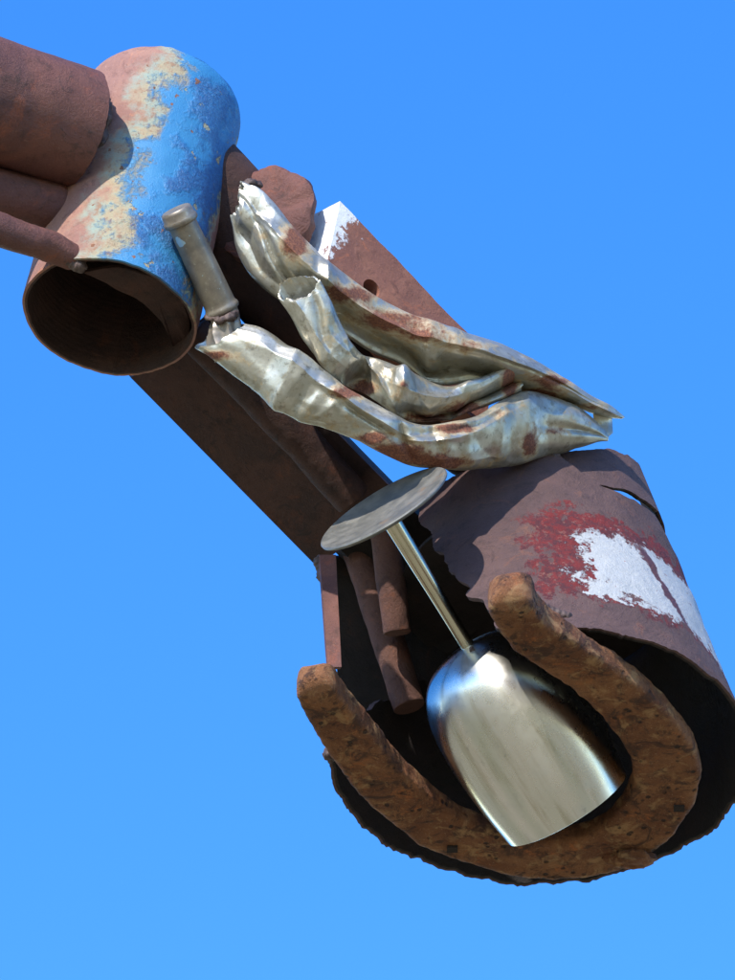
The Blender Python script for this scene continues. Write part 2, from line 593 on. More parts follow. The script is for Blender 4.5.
def steel_material(name, tint=(0.72, 0.71, 0.68), rough=0.19, brushed=True):
    k = NT(name)
    u, v, _ = k.sep(k.uv)
    lines = k.noise(1.0, 3, 0.6, vec=k.comb(k.math('MULTIPLY', u, 3.0), k.math('MULTIPLY', v, 190.0)))
    smud = k.noise(3.5, 6, 0.6)
    scr = k.noise(1.0, 4, 0.7, vec=k.comb(k.math('MULTIPLY', u, 70.0), k.math('MULTIPLY', v, 9.0)))
    refl_streak = k.noise(1.0, 4, 0.6, vec=k.comb(k.math('MULTIPLY', u, 26.0), k.math('MULTIPLY', v, 1.4)))
    dirt = k.noise(7, 8, 0.7)
    r = k.math('ADD', rough, k.math('ADD', k.math('MULTIPLY', k.step(smud, 0.45, 0.7), 0.10), k.math('MULTIPLY', k.step(scr, 0.6, 0.75), 0.10)))
    c = k.mix(k.math('MULTIPLY', k.step(smud, 0.5, 0.75), 0.5), tint, tuple(x * 0.80 for x in tint))
    c = k.mix(k.math('MULTIPLY', k.step(refl_streak, 0.48, 0.66), 0.55), c, tuple(x * y for x, y in zip(tint, (0.62, 0.57, 0.46))))  # brown streaks: streaky reflections drawn into the base colour
    c = k.mix(k.math('MULTIPLY', k.step(dirt, 0.60, 0.72), 0.5), c, tuple(x * 0.5 for x in tint))
    nrm = k.bump(lines, 0.05 if brushed else 0.02, 1.0)
    k.b.inputs['Anisotropic'].default_value = 0.8 if brushed else 0.0
    k.b.inputs['Anisotropic Rotation'].default_value = 0.25
    tn = k.t.nodes.new('ShaderNodeTangent')
    tn.direction_type = 'UV_MAP'
    k.t.links.new(tn.outputs[0], k.b.inputs['Tangent'])
    return k.finish(c, r, 1.0, nrm, 0.5)


M['steel'] = steel_material('polished_stainless_steel', (0.70, 0.67, 0.60), 0.27)
M['stem'] = steel_material('dull_brass_tinted_steel', (0.58, 0.53, 0.40), 0.20)


def foot_material():
    k = NT('dull_shade_grey_foot')
    n = k.noise(5, 7, 0.65)
    c = k.mix(k.step(n, 0.35, 0.68), (0.12, 0.115, 0.10), (0.21, 0.195, 0.165))  # dark grey base carries the shade that falls on the foot
    c = k.mix(k.math('MULTIPLY', k.step(k.noise(2.2, 7, 0.7), 0.56, 0.68), 0.7), c, (0.24, 0.15, 0.085))
    return k.finish(c, k.math('ADD', 0.36, k.math('MULTIPLY', n, 0.2)), 0.3, k.bump(k.noise(30, 4), 0.06, 2.0), 0.5)


M['foot'] = foot_material()


def zinc_material():
    k = NT('dull_zinc_tube')
    n1 = k.noise(4, 7, 0.65)
    n2 = k.noise(20, 5, 0.65)
    c = k.mix(k.step(n1, 0.35, 0.65), (0.30, 0.25, 0.19), (0.20, 0.165, 0.13))
    c = k.mix(k.math('MULTIPLY', k.step(n2, 0.58, 0.7), 0.4), c, (0.5, 0.47, 0.40))
    spot = k.step(k.noise(6.5, 3, 0.5), 0.66, 0.68)
    c = k.mix(spot, c, (0.42, 0.55, 0.60))
    return k.finish(c, k.math('ADD', 0.34, k.math('MULTIPLY', n1, 0.2)), 0.55, k.bump(n2, 0.12, 2.0), 0.5)


M['zinc'] = zinc_material()


def pale_paint_material():
    k = NT('flaked_white_primer_on_rust')
    u, v, _ = k.sep(k.uv)
    c, big, med, fine = rust_color(k, ((0.075, 0.030, 0.022), (0.210, 0.085, 0.060), (0.290, 0.120, 0.075), (0.38, 0.20, 0.14)), 1.2)
    wear = k.attr()
    n = k.math('ADD', k.math('MULTIPLY', k.math('SUBTRACT', k.noise(6, 8, 0.75), 0.5), 2.0), wear)
    m = k.step(n, 0.48, 0.62)
    c = k.mix(m, c, k.mix(fine, (0.62, 0.60, 0.60), (0.80, 0.79, 0.78)))
    return k.finish(c, 0.8, 0.0, k.bump(k.math('ADD', med, k.math('MULTIPLY', m, 0.4)), 0.4, 4.0), 0.35)


M['primer'] = pale_paint_material()


def weld_material():
    k = NT('weld_bead_steel')
    n = k.noise(9, 6, 0.65)
    c = k.mix(k.step(n, 0.35, 0.65), (0.045, 0.026, 0.022), (0.11, 0.068, 0.055))
    return k.finish(c, 0.65, 0.1, k.bump(n, 0.4, 3.0), 0.5)


M['weld'] = weld_material()


def ground_material():
    k = NT('dry_sandy_ground')
    tc = k.t.nodes.new('ShaderNodeTexCoord')
    w = tc.outputs['Object']
    a = k.noise(0.35, 6, 0.6, vec=w)
    b = k.noise(5, 8, 0.7, vec=w)
    c = k.mix(k.step(a, 0.40, 0.60), (0.37, 0.29, 0.165), (0.17, 0.165, 0.065))
    c = k.mix(k.math('MULTIPLY', b, 0.6), c, (0.28, 0.225, 0.15))
    return k.finish(c, 0.95, 0.0, None, 0.2)


M['ground'] = ground_material()

# ------------------------------------------------------------------ setting
gm = bpy.data.meshes.new("ground")
G = 900.0
nG = 24
xs = np.linspace(-G, G, nG + 1)
gv = [(x, y, 0.0) for y in xs for x in xs]
gf = [(j * (nG + 1) + i, j * (nG + 1) + i + 1, (j + 1) * (nG + 1) + i + 1, (j + 1) * (nG + 1) + i) for j in range(nG) for i in range(nG)]
gm.from_pydata(gv, [], gf)
gm.materials.append(M['ground'])
ground = bpy.data.objects.new("ground", gm)
scene.collection.objects.link(ground)
ground["kind"] = "structure"

# ------------------------------------------------------------------ the sculpture
root = empty("horse_leg_sculpture", ROOT_LOC)
root["label"] = "rusty welded scrap-metal horse leg, bent at the knee, its hoof shod with a horseshoe"
root["category"] = "sculpture"

# --- upper arm: wide pipe and two bars from the left
p = Part()
e = P(80, 130, 112)
dirn = norm(np.array([0.86, 0.42, -0.27]))
hollow(p, e - dirn * 620, e, 67, 63, 7, n=120, seg=110, rough=1.2, freq=0.02, seed=1.2, edge=2.0)
arm_pipe = p.build('arm_pipe', M['brown'], root)
arm_pipe["label"] = "wide plain rusty pipe at the upper left"

p = Part()
e = P(54, 206, 98)
dirn2 = norm(np.array([0.90, 0.40, -0.19]))
bar(p, [e - dirn2 * 560, e - dirn2 * 280, e], [27, 27, 26], n=80, seg=44, rough=1.4, round_end=0.30, seed=3.1)
p.build('round_bar', M['brown'], root)

p = Part()
bar(p, [P(-480, 20, -210), P(-200, 146, -110), P(0, 229, -25), P(45, 245, 2), P(71, 257, 14)],
    [17, 17, 17, 16, 14], n=110, seg=36, rough=1.6, round_end=0.5, seed=4.7)
p.build('long_bar', M['brown'], root)

# --- blue pipe stub (the knee)
BL = 318.0
bm_c = P(109, 317, 60)
bdir = norm(np.array([0.160, 0.625, 0.755]))
bt_c = bm_c + bdir * BL
p = Part()
hollow(p, bm_c, bt_c, 89, 84, 5, n=110, seg=200, rough=1.6, freq=0.012, seed=6.3, edge=2.2, ring=0.7, dome=0.13)
knee = p.build('knee_pipe', M['blue'], root, sharp=50)
knee["label"] = "short wide pipe with peeling blue paint"
p = Part()
th = np.linspace(0, 2 * math.pi, 72, endpoint=False)
a_ = norm(NEAR - np.dot(NEAR, bdir) * bdir)
b_ = np.cross(bdir, a_)
rings = []
for rr, hh in ((62, -6), (62.5, -3), (56, 1), (46, 5), (30, 8), (14, 9.5), (1, 10)):
    rings.append(bt_c + bdir * hh + (np.cos(th)[:, None] * a_ + np.sin(th)[:, None] * b_) * rr)
p.grid(np.array(rings), True, False, True, True)
p.build('end_cap', M['brown'], knee)

p = Part()
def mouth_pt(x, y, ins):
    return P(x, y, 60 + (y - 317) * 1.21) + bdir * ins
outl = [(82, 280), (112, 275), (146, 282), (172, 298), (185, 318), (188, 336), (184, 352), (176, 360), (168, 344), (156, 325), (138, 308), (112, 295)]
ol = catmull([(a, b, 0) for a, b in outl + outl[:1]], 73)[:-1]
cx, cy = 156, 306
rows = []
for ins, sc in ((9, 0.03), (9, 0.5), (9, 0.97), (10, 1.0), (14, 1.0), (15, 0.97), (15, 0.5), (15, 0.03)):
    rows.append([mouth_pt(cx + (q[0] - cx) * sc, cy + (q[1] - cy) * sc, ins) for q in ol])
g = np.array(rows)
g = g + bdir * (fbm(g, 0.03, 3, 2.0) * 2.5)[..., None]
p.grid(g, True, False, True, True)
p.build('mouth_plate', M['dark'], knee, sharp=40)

# --- beam: open channel running down to the hoof
bdv = norm(np.array([0.70, 0.16, -0.714]))
bp = np.array([0.714, 0.0, 0.70])                    # across, to the upper right
bq = norm(np.cross(bdv, bp))
if bq[1] < 0:
    bq = -bq                                         # away from the camera
prof = [(0, 46), (0, 0), (66, -54), (112, -74), (118, 40), (112, 42), (106, -64), (66, -46), (6, 5), (6, 47)]
def channel(part, start, length, pr, n=70, seed=0.0, cut=0.0):
    pr = np.array(pr, float)
    # subdivide the profile
    pts = []
    for i in range(len(pr)):
        a, b = pr[i], pr[(i + 1) % len(pr)]
        m = max(2, int(np.linalg.norm(b - a) / 8))
        for q in range(m):
            pts.append(a + (b - a) * q / m)
    pts = np.array(pts)
    g = np.array([start + bdv * (length * i / (n - 1)) + pts[:, :1] * bp + pts[:, 1:] * bq for i in range(n)])
    g = g + bq * (fbm(g, 0.02, 3, seed) * 1.5)[..., None]
    g[-1] += bdv * (fbm(g[-1:], 0.08, 3, seed + 3)[0] * 4)[:, None]
    part.grid(g, True, False, True, True)
p = Part()
st = P(70, 316, 188)
channel(p, st + bdv * 90, 276, prof, seed=1.0)
beam = p.build('channel_beam', M['dark'], root, sharp=30)
beam["label"] = "dark rusty channel beam running down to the hoof"
# narrower end of the beam inside the hoof
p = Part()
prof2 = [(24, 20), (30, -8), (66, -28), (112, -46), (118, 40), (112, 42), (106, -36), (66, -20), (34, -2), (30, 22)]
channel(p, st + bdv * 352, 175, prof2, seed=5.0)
p.build('beam_tail', M['shade'], root, sharp=30)  # near-black colour stands in for the shade around the tail

# rods bending down inside
p = Part()
bar(p, [P(195, 334, 118), P(285, 424, 138), P(352, 498, 158)], [19, 20, 20], n=90, seg=40, rough=1.2, round_end=0.2, seed=8.0)
p.build('ridge_bar', M['dark'], root)
p = Part()
bar(p, [P(380, 500, 196), P(389, 566, 184), P(397, 632, 168)], [14.5, 14.5, 14.5], n=70, seg=40, rough=1.0, round_end=0.10, seed=8.5)
p.build('rod', M['pink'], root)
p = Part()
bar(p, [P(345, 510, 272), P(379, 612, 226), P(409, 706, 182)], [17, 17, 17], n=70, seg=40, rough=1.2, round_end=0.10, seed=9.0)
p.build('rod', M['pink'], root)

# thin strip from beam to horseshoe heel
p = Part()
def slab(part, c0, c1, side, nrm, w0, w1, t, n=30, rough=0.6, seed=0.0):
    side, nrm = norm(side), norm(nrm)
    rings = []
    for i in range(n):
        f = i / (n - 1)
        c = c0 + (c1 - c0) * f
        w = w0 + (w1 - w0) * f
        cs = [(-w, -t), (-w * .33, -t), (w * .33, -t), (w, -t), (w, t), (w * .33, t), (-w * .33, t), (-w, t)]
        rings.append([c + side * a + nrm * b for a, b in cs])
    g = np.array(rings)
    g = g + nrm * (fbm(g, 0.04, 3, seed) * rough)[..., None]
    part.grid(g, True, False, True, True)
slab(p, P(327, 556, 130), P(334, 668, 20), np.array([1, -0.25, 0.0]), np.array([0.3, -1, 0.5]), 8.5, 7, 3.0, seed=3)
strip = p.build('strap', M['brown'], root)

# --- hoof shell
HC = P(540, 757, 60)
HL, HR0, HR1 = 321.0, 214.0, 120.0
TH0 = [(-0.1, -13), (0, -13), (.2, -19), (.35, -26), (.5, -35), (.75, -50), (.9, -65), (1, -84)]
TOPV_Y = [(-90, 505), (-60, 486), (-30, 466), (-10, 452), (10, 452), (25, 482), (45, 500), (60, 514), (90, 552)]

def hoof_pt(thd, v, off=0.0):
    r = HR0 + (HR1 - HR0) * v + off
    tr = np.radians(thd)
    return HC + UP * (HL * v) + r * (np.cos(tr) * NEAR + np.sin(tr) * RIGHT)

def top_v(thd):
    if thd <= 90:
        y = lerp_table(TOPV_Y, thd)
        c = math.cos(math.radians(thd))
        return (757 - y - SA * HR0 * c) / (HL * CA - SA * (HR0 - HR1) * c)
    return lerp_table([(90, 0.90), (140, 0.82), (200, 0.78), (280, 0.70)], thd)

nv, nu = 70, 300
outer = np.zeros((nv, nu, 3))
inner = np.zeros((nv, nu, 3))
uvh = np.zeros((nv, nu, 2))
for i in range(nv):
    f = i / (nv - 1)
    th_a = lerp_table(TH0, f)
    th_a += 5.0 * mnoise.fractal(Vector((f * 7, 3.3, 0)), 1.0, 2.3, 4)
    th_b = 286 - 75 * f + 3 * mnoise.fractal(Vector((f * 9, 7.3, 0)), 1, 2, 4)
    for j in range(nu):
        thd = th_a + (th_b - th_a) * j / (nu - 1)
        jb = 0.014 * mnoise.fractal(Vector((thd * 0.11, 1.7, 0)), 0.8, 2, 6) + 0.006 * mnoise.noise(Vector((thd * 0.9, 5.7, 0)))
        jt = 0.014 * mnoise.fractal(Vector((thd * 0.09, 8.7, 0)), 0.9, 2, 5)
        tv = top_v(thd) + jt
        v = jb + (tv - jb) * f
        outer[i, j] = hoof_pt(thd, v)
        inner[i, j] = hoof_pt(thd, v, -6)
        uvh[i, j] = (thd / 360, v)
dv = fbm(outer, 0.012, 4, 2.0) * 3.0
rad = norm(outer - (HC + ((outer - HC) @ UP)[..., None] * UP))
outer = outer + rad * dv[..., None]
inner = inner + rad * dv[..., None]
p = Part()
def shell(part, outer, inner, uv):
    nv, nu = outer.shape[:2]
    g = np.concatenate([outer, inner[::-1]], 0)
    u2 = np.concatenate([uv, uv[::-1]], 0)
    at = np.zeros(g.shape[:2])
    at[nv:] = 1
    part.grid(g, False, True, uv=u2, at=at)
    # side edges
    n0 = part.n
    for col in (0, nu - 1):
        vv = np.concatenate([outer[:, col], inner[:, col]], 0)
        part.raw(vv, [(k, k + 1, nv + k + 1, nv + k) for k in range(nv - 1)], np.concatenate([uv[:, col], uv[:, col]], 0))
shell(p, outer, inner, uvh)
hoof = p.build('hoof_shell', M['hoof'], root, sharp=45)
hoof["label"] = "bucket-shaped rusty hoof with flaking red and white paint"

# added plate across the hoof, keeps sun from the open top off the inside
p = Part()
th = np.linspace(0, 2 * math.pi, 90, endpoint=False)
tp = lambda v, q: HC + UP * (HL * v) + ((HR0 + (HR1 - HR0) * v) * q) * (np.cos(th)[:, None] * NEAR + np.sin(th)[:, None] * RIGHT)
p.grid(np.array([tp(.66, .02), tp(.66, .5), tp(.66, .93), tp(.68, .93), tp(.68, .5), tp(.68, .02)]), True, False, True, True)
p.build('added_sun_block', M['shade'], hoof, sharp=35)

# collar band over the top of the hoof
nv2, nu2 = 24, 120
o2 = np.zeros((nv2, nu2, 3)); i2 = np.zeros((nv2, nu2, 3)); uv2 = np.zeros((nv2, nu2, 2))
TOPC = [(-25, 466), (0, 453), (20, 447), (40, 445), (58, 450), (75, 462), (98, 500)]
BOTC = [(-25, 482), (0, 478), (20, 481), (40, 485), (58, 498), (75, 514), (98, 545)]
for j in range(nu2):
    thd = -25 + 123 * j / (nu2 - 1)
    c = math.cos(math.radians(thd))
    for i in range(nv2):
        f = i / (nv2 - 1)
        yb = lerp_table(BOTC, thd) + 2.0 * mnoise.fractal(Vector((thd * 0.12, 2.2, 0)), 1, 2, 4)
        yt = lerp_table(TOPC, thd) + 2.0 * mnoise.fractal(Vector((thd * 0.10, 6.2, 0)), 1, 2, 4)
        y = yb + (yt - yb) * f
        rr = 131 - 20 * f + 5 * max(0.0, (thd - 55) / 43.0)
        # height along the axis that puts this ring point at y
        h = (757 - y - SA * rr * c) / CA
        rd = math.cos(math.radians(thd)) * NEAR + math.sin(math.radians(thd)) * RIGHT
        o2[i, j] = HC + UP * h + rd * rr
        i2[i, j] = HC + UP * h + rd * (rr - 5)
        uv2[i, j] = (0.5, 0.9)
p = Part()
shell(p, o2, i2, uv2)
p.build('collar_band', M['hoof'], hoof, sharp=45)

# --- horseshoe
def shoe_pt(x, y, lift=0.0):
    d = 60 + (y - 757) * CA / SA
    return P(x, y, d) - UP * (22 - lift)
raw = [(318, 682), (330, 705), (347, 731), (369, 761), (395, 788), (428, 816), (468, 837), (515, 850), (560, 853), (602, 845), (637, 825),
       (659, 795), (666, 760), (655, 733), (631, 703), (594, 671), (557, 646), (530, 626), (515, 606), (511, 594)]
ctrl = [shoe_pt(x, y - 17, 0) for x, y in raw]
p = Part()
n = 420
path = catmull(ctrl, n)
t_, up_, side_ = frames(path, UP)
seg = 110
thh = np.linspace(0, 2 * math.pi, seg, endpoint=False)
rings = []
def sec(c, tt, uu, ss, w, h, sc=1.0, e=0.40):
    ca, sb = np.cos(thh), np.sin(thh)
    x = np.sign(ca) * np.abs(ca) ** e * h
    y = np.sign(sb) * np.abs(sb) ** e * w
    return c + (x[:, None] * uu + y[:, None] * ss) * sc
def wh(f):
    w = lerp_table([(0, 21), (.08, 25), (.3, 30), (.5, 35), (.62, 34), (.8, 27), (.93, 24), (1, 22)], f)
    h = lerp_table([(0, 18), (.06, 16), (.3, 13), (.6, 13), (.85, 14), (.93, 18), (1, 22)], f)
    return w, h
for sgn, i in ((-1, 0),):
    w, h = wh(0)
    for ext, sc in ((20, 0.05), (19, 0.3), (17, 0.5), (13.5, 0.7), (9, 0.84), (4, 0.95)):
        rings.append(sec(path[0] - t_[0] * ext, t_[0], up_[0], side_[0], w, h, sc))
for i in range(n):
    w, h = wh(i / (n - 1))
    rings.append(sec(path[i], t_[i], up_[i], side_[i], w, h))
w, h = wh(1)
for ext, sc in ((4, 0.95), (9, 0.84), (13.5, 0.7), (17, 0.5), (19, 0.3), (20, 0.05)):
    rings.append(sec(path[-1] + t_[-1] * ext, t_[-1], up_[-1], side_[-1], w, h, sc))
g = np.array(rings)
cen = g.mean(1, keepdims=True)
nd = norm(g - cen)
g = g + nd * (fbm(g, 0.018, 3, 11) * 3.0 + fbm(g, 0.12, 4, 17) * 0.9)[..., None]
p.grid(g, True, False, True, True)
shoe = p.build('horseshoe', M['shoe'], root, sharp=60)
shoe["label"] = "thick pitted orange-brown horseshoe"
# toe lump
p = Part()
blob(p, shoe_pt(628, 832) - UP * 10, 27, 22, 12, 0.25, 5.5, 40)
p.build('toe_clip', M['shoe'], shoe)
# dark square plugs sunk in the underside, coloured like the shade in empty holes
for (x, y) in ((678, 797), (452, 838)):
    p = Part()
    c = shoe_pt(x, y - 17) - UP * 17.5
    q = Part()
    slab(q, c + UP * 2.2, c + UP * 8, RIGHT, NEAR, 5.5, 5.0, 4.5, n=4, rough=0)
    q.build('hole_shade_plug', M['shade'], shoe, sharp=30)
# rivet at the outer left
p = Part()
blob(p, shoe_pt(331, 738) + UP * 2, 8, 8, 8, 0.3, 3.0)
p.build('rivet', M['weld'], shoe)

# --- goblet
GA = norm(np.array([0.52 * 0.985, 0.17, -0.85 * 0.985]))
FA = norm(np.array([0.52 * 0.95, 0.225, -0.85 * 0.95]))        # the foot is bent a little        # from foot to mouth
g_rim = P(567, 808, 52)
g_b0 = g_rim - GA * 196                                        # bottom of the bowl
g_ft = g_rim - GA * 361
ga_a = norm(NEAR - np.dot(NEAR, GA) * GA)
ga_b = np.cross(GA, ga_a)
def lathe(part, origin, profile, seg=128, cap0=False, cap1=False, axis=GA):
    a = norm(NEAR - np.dot(NEAR, axis) * axis)
    b = np.cross(axis, a)
    th = np.linspace(0, 2 * math.pi, seg, endpoint=False)
    g = np.array([origin + axis * h + (np.cos(th)[:, None] * a + np.sin(th)[:, None] * b) * max(r, 0.05) for h, r in profile])
    uv = np.zeros(g.shape[:2] + (2,))
    uv[..., 0] = np.linspace(0, 1, seg)[None]
    hs = np.array([h for h, r in profile])
    uv[..., 1] = (hs[:, None] / 200.0)
    part.grid(g, True, False, cap0, cap1, uv=uv)
def smooth_profile(pts, n):
    q = catmull(np.array([(a, b, 0) for a, b in pts]), n)
    return [(x[0], x[1]) for x in q]
goblet = empty("goblet", (0, 0, 0))
goblet.parent = root
goblet["label"] = "shiny stainless steel goblet held upside down in the hoof"
prof_o = smooth_profile([(0, 7.5), (2, 21), (6, 37), (15, 54), (31, 67), (58, 76), (100, 79), (150, 76), (196, 69)], 90)
prof_i = [(h + 2.0, max(r - 2.2, .1)) for h, r in prof_o[::-1] if h > 6]
prof_i[0] = (196, 65.8)
p = Part()
lathe(p, g_b0, [(-0.5, 0.1)] + prof_o + [(196.8, 67)] + prof_i, 160, True, True)
bowl = p.build('bowl', M['steel'], goblet, sharp=50)
bowl["label"] = "polished rounded steel bowl"
p = Part()
st_len = 165
lathe(p, g_ft, smooth_profile([(8, 11), (18, 9.5), (60, 8.6), (110, 7.6), (160, 7.2), (st_len + 2, 7.8)], 50), 48, True, True)
p.build('stem', M['stem'], goblet)
p = Part()
lathe(p, g_ft, [(7, 0.1), (6.5, 20), (4.5, 45), (1.5, 62), (0.2, 68), (-0.4, 70), (0.2, 72), (1.5, 73), (3.2, 72.6), (5, 70), (7.5, 60), (11, 30), (13, 13), (16, 10.4)], 128, True, True, axis=FA)
p.build('foot', M['foot'], goblet, sharp=35)

# --- crumpled sheet tubes
def crumpled(name, stations, depth, near, far, folds, rust_spots, seed, n=300, m=200, crumple=2.6, cfreq=0.022, torn0=0.0, torn1=0.0, slant0=0.0, creases=18, wall=1.6, label=None, flat=0.75):
    """stations: ((ux,uy),(lx,ly)); depth/near/far: tables along 0..1; folds: list of (t, q, half length, half width, depth)"""
    U = catmull(np.array([(a[0], a[1], 0) for a, b in stations]), n)
    L = catmull(np.array([(b[0], b[1], 0) for a, b in stations]), n)
    tt = np.linspace(0, 1, n)
    ph = np.linspace(0, 2 * math.pi, m, endpoint=False)
    q = np.cos(ph)
    s = np.sin(ph)
    q2 = np.sign(q) * np.abs(q) ** 0.9
    s2 = np.sign(s) * np.abs(s) ** flat
    g = np.zeros((n, m, 3))
    at = np.zeros((n, m))
    uv = np.zeros((n, m, 2))
    for i in range(n):
        d, bn, bf = lerp_table(depth, tt[i]), lerp_table(near, tt[i]), lerp_table(far, tt[i])
        pu, pl = P(U[i][0], U[i][1], d), P(L[i][0], L[i][1], d)
        c, h = (pu + pl) / 2, (pu - pl) / 2
        dep = np.where(s2 > 0, -bn * s2, -bf * s2)
        for fo in folds:
            ft, fq, lt, lq, amp = fo[:5]
            ex = fo[5] if len(fo) > 5 else 1.6
            if isinstance(fq, tuple):
                fqv = fq[0] + (fq[1] - fq[0]) * np.clip((tt[i] - (ft - lt)) / (2 * lt), 0, 1)
            else:
                fqv = fq
            wgt = math.exp(-((tt[i] - ft) / lt) ** 4)
            dep = dep + amp * wgt * np.where(s > -0.1, np.exp(-np.abs((q - fqv) / lq) ** ex), 0)
        g[i] = c + q2[:, None] * h + np.array([0, 1.0, 0]) * dep[:, None]
        uv[i, :, 0] = ph / 6.283
        uv[i, :, 1] = tt[i]
    # crumple: long folds that run with the tube, and a few sharp facets
    cen = g.mean(1, keepdims=True)
    nd = norm(g - cen)
    seglen = np.linalg.norm(np.diff(cen[:, 0], axis=0), axis=1)
    arc = np.concatenate([[0], np.cumsum(seglen)])
    dom = np.stack([np.broadcast_to(arc[:, None] * 0.011, (n, m)), np.broadcast_to(np.cos(ph)[None] * 1.15, (n, m)), np.broadcast_to(np.sin(ph)[None] * 1.15, (n, m))], -1)
    lf = 1 - np.abs(fbm(dom, 1.0, 2, seed)) * 2.6
    kink = ridged(np.stack([g[..., 0], g[..., 1] * .5, g[..., 2]], -1), cfreq, seed) - 0.45
    lo = fbm(g, 0.02, 2, seed)
    rs = np.random.default_rng(int(seed * 10))
    ln = arc[-1]
    facet = np.zeros((n, m))
    hh = np.linalg.norm(U - L, axis=1).mean() / 2
    X = np.broadcast_to(arc[:, None], (n, m))
    for _ in range(creases):
        cx, cy = rs.uniform(0.04, 0.92) * ln, rs.uniform(-1, 1)
        angc = rs.normal(0.0, 0.55) if rs.random() < 0.6 else rs.uniform(0.8, 2.2)
        wa, wb = rs.uniform(45, 110), rs.uniform(11, 22)
        amp = rs.uniform(0.22, 0.42) * (1 if rs.random() < 0.55 else -1)
        Y = np.broadcast_to((np.cos(ph)[None] - cy) * hh, (n, m))
        al = (X - cx) * math.cos(angc) + Y * math.sin(angc)
        ac = -(X - cx) * math.sin(angc) + Y * math.cos(angc)
        wd = np.exp(-(al / wa) ** 2) * np.maximum(0, 1 - np.abs(ac) / wb)
        facet += amp * wb * wd * np.clip(np.sin(ph)[None] * 1.5 - 0.15, 0, 1)
    taper = np.minimum(1, np.linalg.norm(U - L, axis=1) / 40)[:, None]
    g = g + nd * ((facet * (0.7 if seed > 7 else 1.0) + lf * crumple * 0.4 + kink * crumple * 0.45 + lo * crumple * 0.5) * taper)[..., None]
    # torn ends: move edge rings along the tube
    ax = norm(np.gradient(cen[:, 0], axis=0))
    for i in range(12):
        f = 1 - i / 12
        if slant0:
            g[i] += ax[i] * (f * slant0) * np.where(s > 0, 0.4 * s, 1.0 * s)[:, None]
        if torn0:
            j0 = np.array([mnoise.fractal(Vector((math.cos(x) * 1.1, math.sin(x) * 1.1, seed)), 0.9, 2.3, 4) for x in ph])
            g[i] += (ax[i] * torn0 * f) * j0[:, None]
        if torn1:
            j1 = np.array([mnoise.fractal(Vector((math.cos(x) * 1.1, math.sin(x) * 1.1, seed + 5)), 0.9, 2.3, 4) for x in ph])
            g[-1 - i] += (ax[-1 - i] * torn1 * f) * j1[:, None]
    for (sx, sy, rx, ry, amp) in rust_spots:
        px = g[..., 0] + 367.5
        py = 490 - g[..., 2]
        at += 1.2 * amp * np.exp(-(((px - sx) / rx) ** 2 + ((py - sy) / ry) ** 2))
    inn = g - nd * wall
    gg = np.concatenate([g, inn[::-1]], 0)
    part = Part()
    part.grid(gg, True, True, uv=np.concatenate([uv, uv[::-1]], 0), at=np.concatenate([at, at[::-1]], 0))
    o = part.build(name, M['sheet'], root, sharp=40)
    if label:
        o["label"] = label
    return o

A_ST = [((243, 184), (232, 220)), ((257, 187), (236, 246)), ((272, 201), (247, 268)), ((290, 224), (268, 291)), ((312, 247), (300, 312)),
        ((336, 268), (332, 327)), ((365, 288), (365, 348)), ((400, 310), (400, 364)), ((440, 324), (440, 384)), ((482, 338), (480, 384)),
        ((520, 354), (515, 390)), ((545, 366), (540, 396)), ((567, 379), (562, 402)), ((590, 395), (583, 410)), ((610, 405), (604, 417)), ((625, 417), (622, 419))]
crumpled('crumpled_tube', A_ST, [(0, 78), (.2, 66), (.4, 70), (.6, 110), (.8, 172), (1, 205)], [(0, 8), (.1, 14), (.2, 24), (.4, 26), (.6, 28), (.8, 20), (.95, 8), (1, 2)],
         [(0, 8), (.3, 22), (.7, 22), (1, 2)],
         [(.50, (-0.35, -0.6), .22, .42, 34), (.12, -0.55, .10, .35, 12), (.22, (0.2, -0.6), .10, .10, 9), (.76, -0.75, .12, .4, 14), (.68, (0.2, 0.35), .2, .10, 4), (.52, (0.25, 0.45), .26, .40, -13, 1.0), (.20, (0.55, 0.3), .14, .30, -8, 1.0), (.88, (0.2, 0.0), .10, .4, -6, 1.0)],
         [(294, 241, 12, 15, 1.0), (345, 293, 26, 9, 0.75), (385, 318, 36, 11, 0.8), (425, 334, 26, 8, 0.6), (470, 345, 20, 6, 0.5), (555, 378, 22, 6, .8), (545, 392, 26, 6, .7), (595, 405, 15, 5, .5)],
         2.0, crumple=3.0, torn0=10, label="topmost crumpled pale metal tube, its far end pinched to a point")

B_ST = [((321, 281), (280, 299)), ((332, 303), (290, 315)), ((341, 325), (304, 340)), ((350, 342), (325, 367)), ((362, 354), (346, 383)), ((376, 357), (370, 396)),
        ((395, 365), (392, 411)), ((415, 375), (415, 421)), ((445, 386), (442, 420)), ((472, 381), (470, 412)), ((500, 369), (500, 400)), ((520, 361), (520, 392))]
crumpled('crumpled_tube', B_ST, [(0, 22), (.3, 30), (.42, 56), (.55, 46), (.8, 90), (1, 132)], [(0, 8), (.1, 12), (.25, 16), (.40, 6), (.5, 22), (.8, 20), (1, 18)],
         [(0, 9), (.15, 15), (.5, 18), (1, 15)],
         [(.40, -0.3, .045, .6, 16), (.48, (0.9, -0.8), .09, .16, -7), (.80, (-0.75, -0.15), .22, .26, 30), (.15, (.3, -.2), .12, .12, 5), (.66, (0.1, 0.3), .12, .35, -9, 1.0), (.18, (-.4, -.1), .16, .3, -6, 1.0)],
         [(362, 388, 12, 8, .9), (395, 395, 10, 8, .3), (470, 408, 26, 7, .9), (425, 418, 30, 5, .7), (512, 380, 7, 16, 1.0), (405, 384, 8, 5, .5)],
         5.0, crumple=2.6, slant0=15, torn0=7, torn1=7, label="middle crumpled pale metal tube with a torn open end")

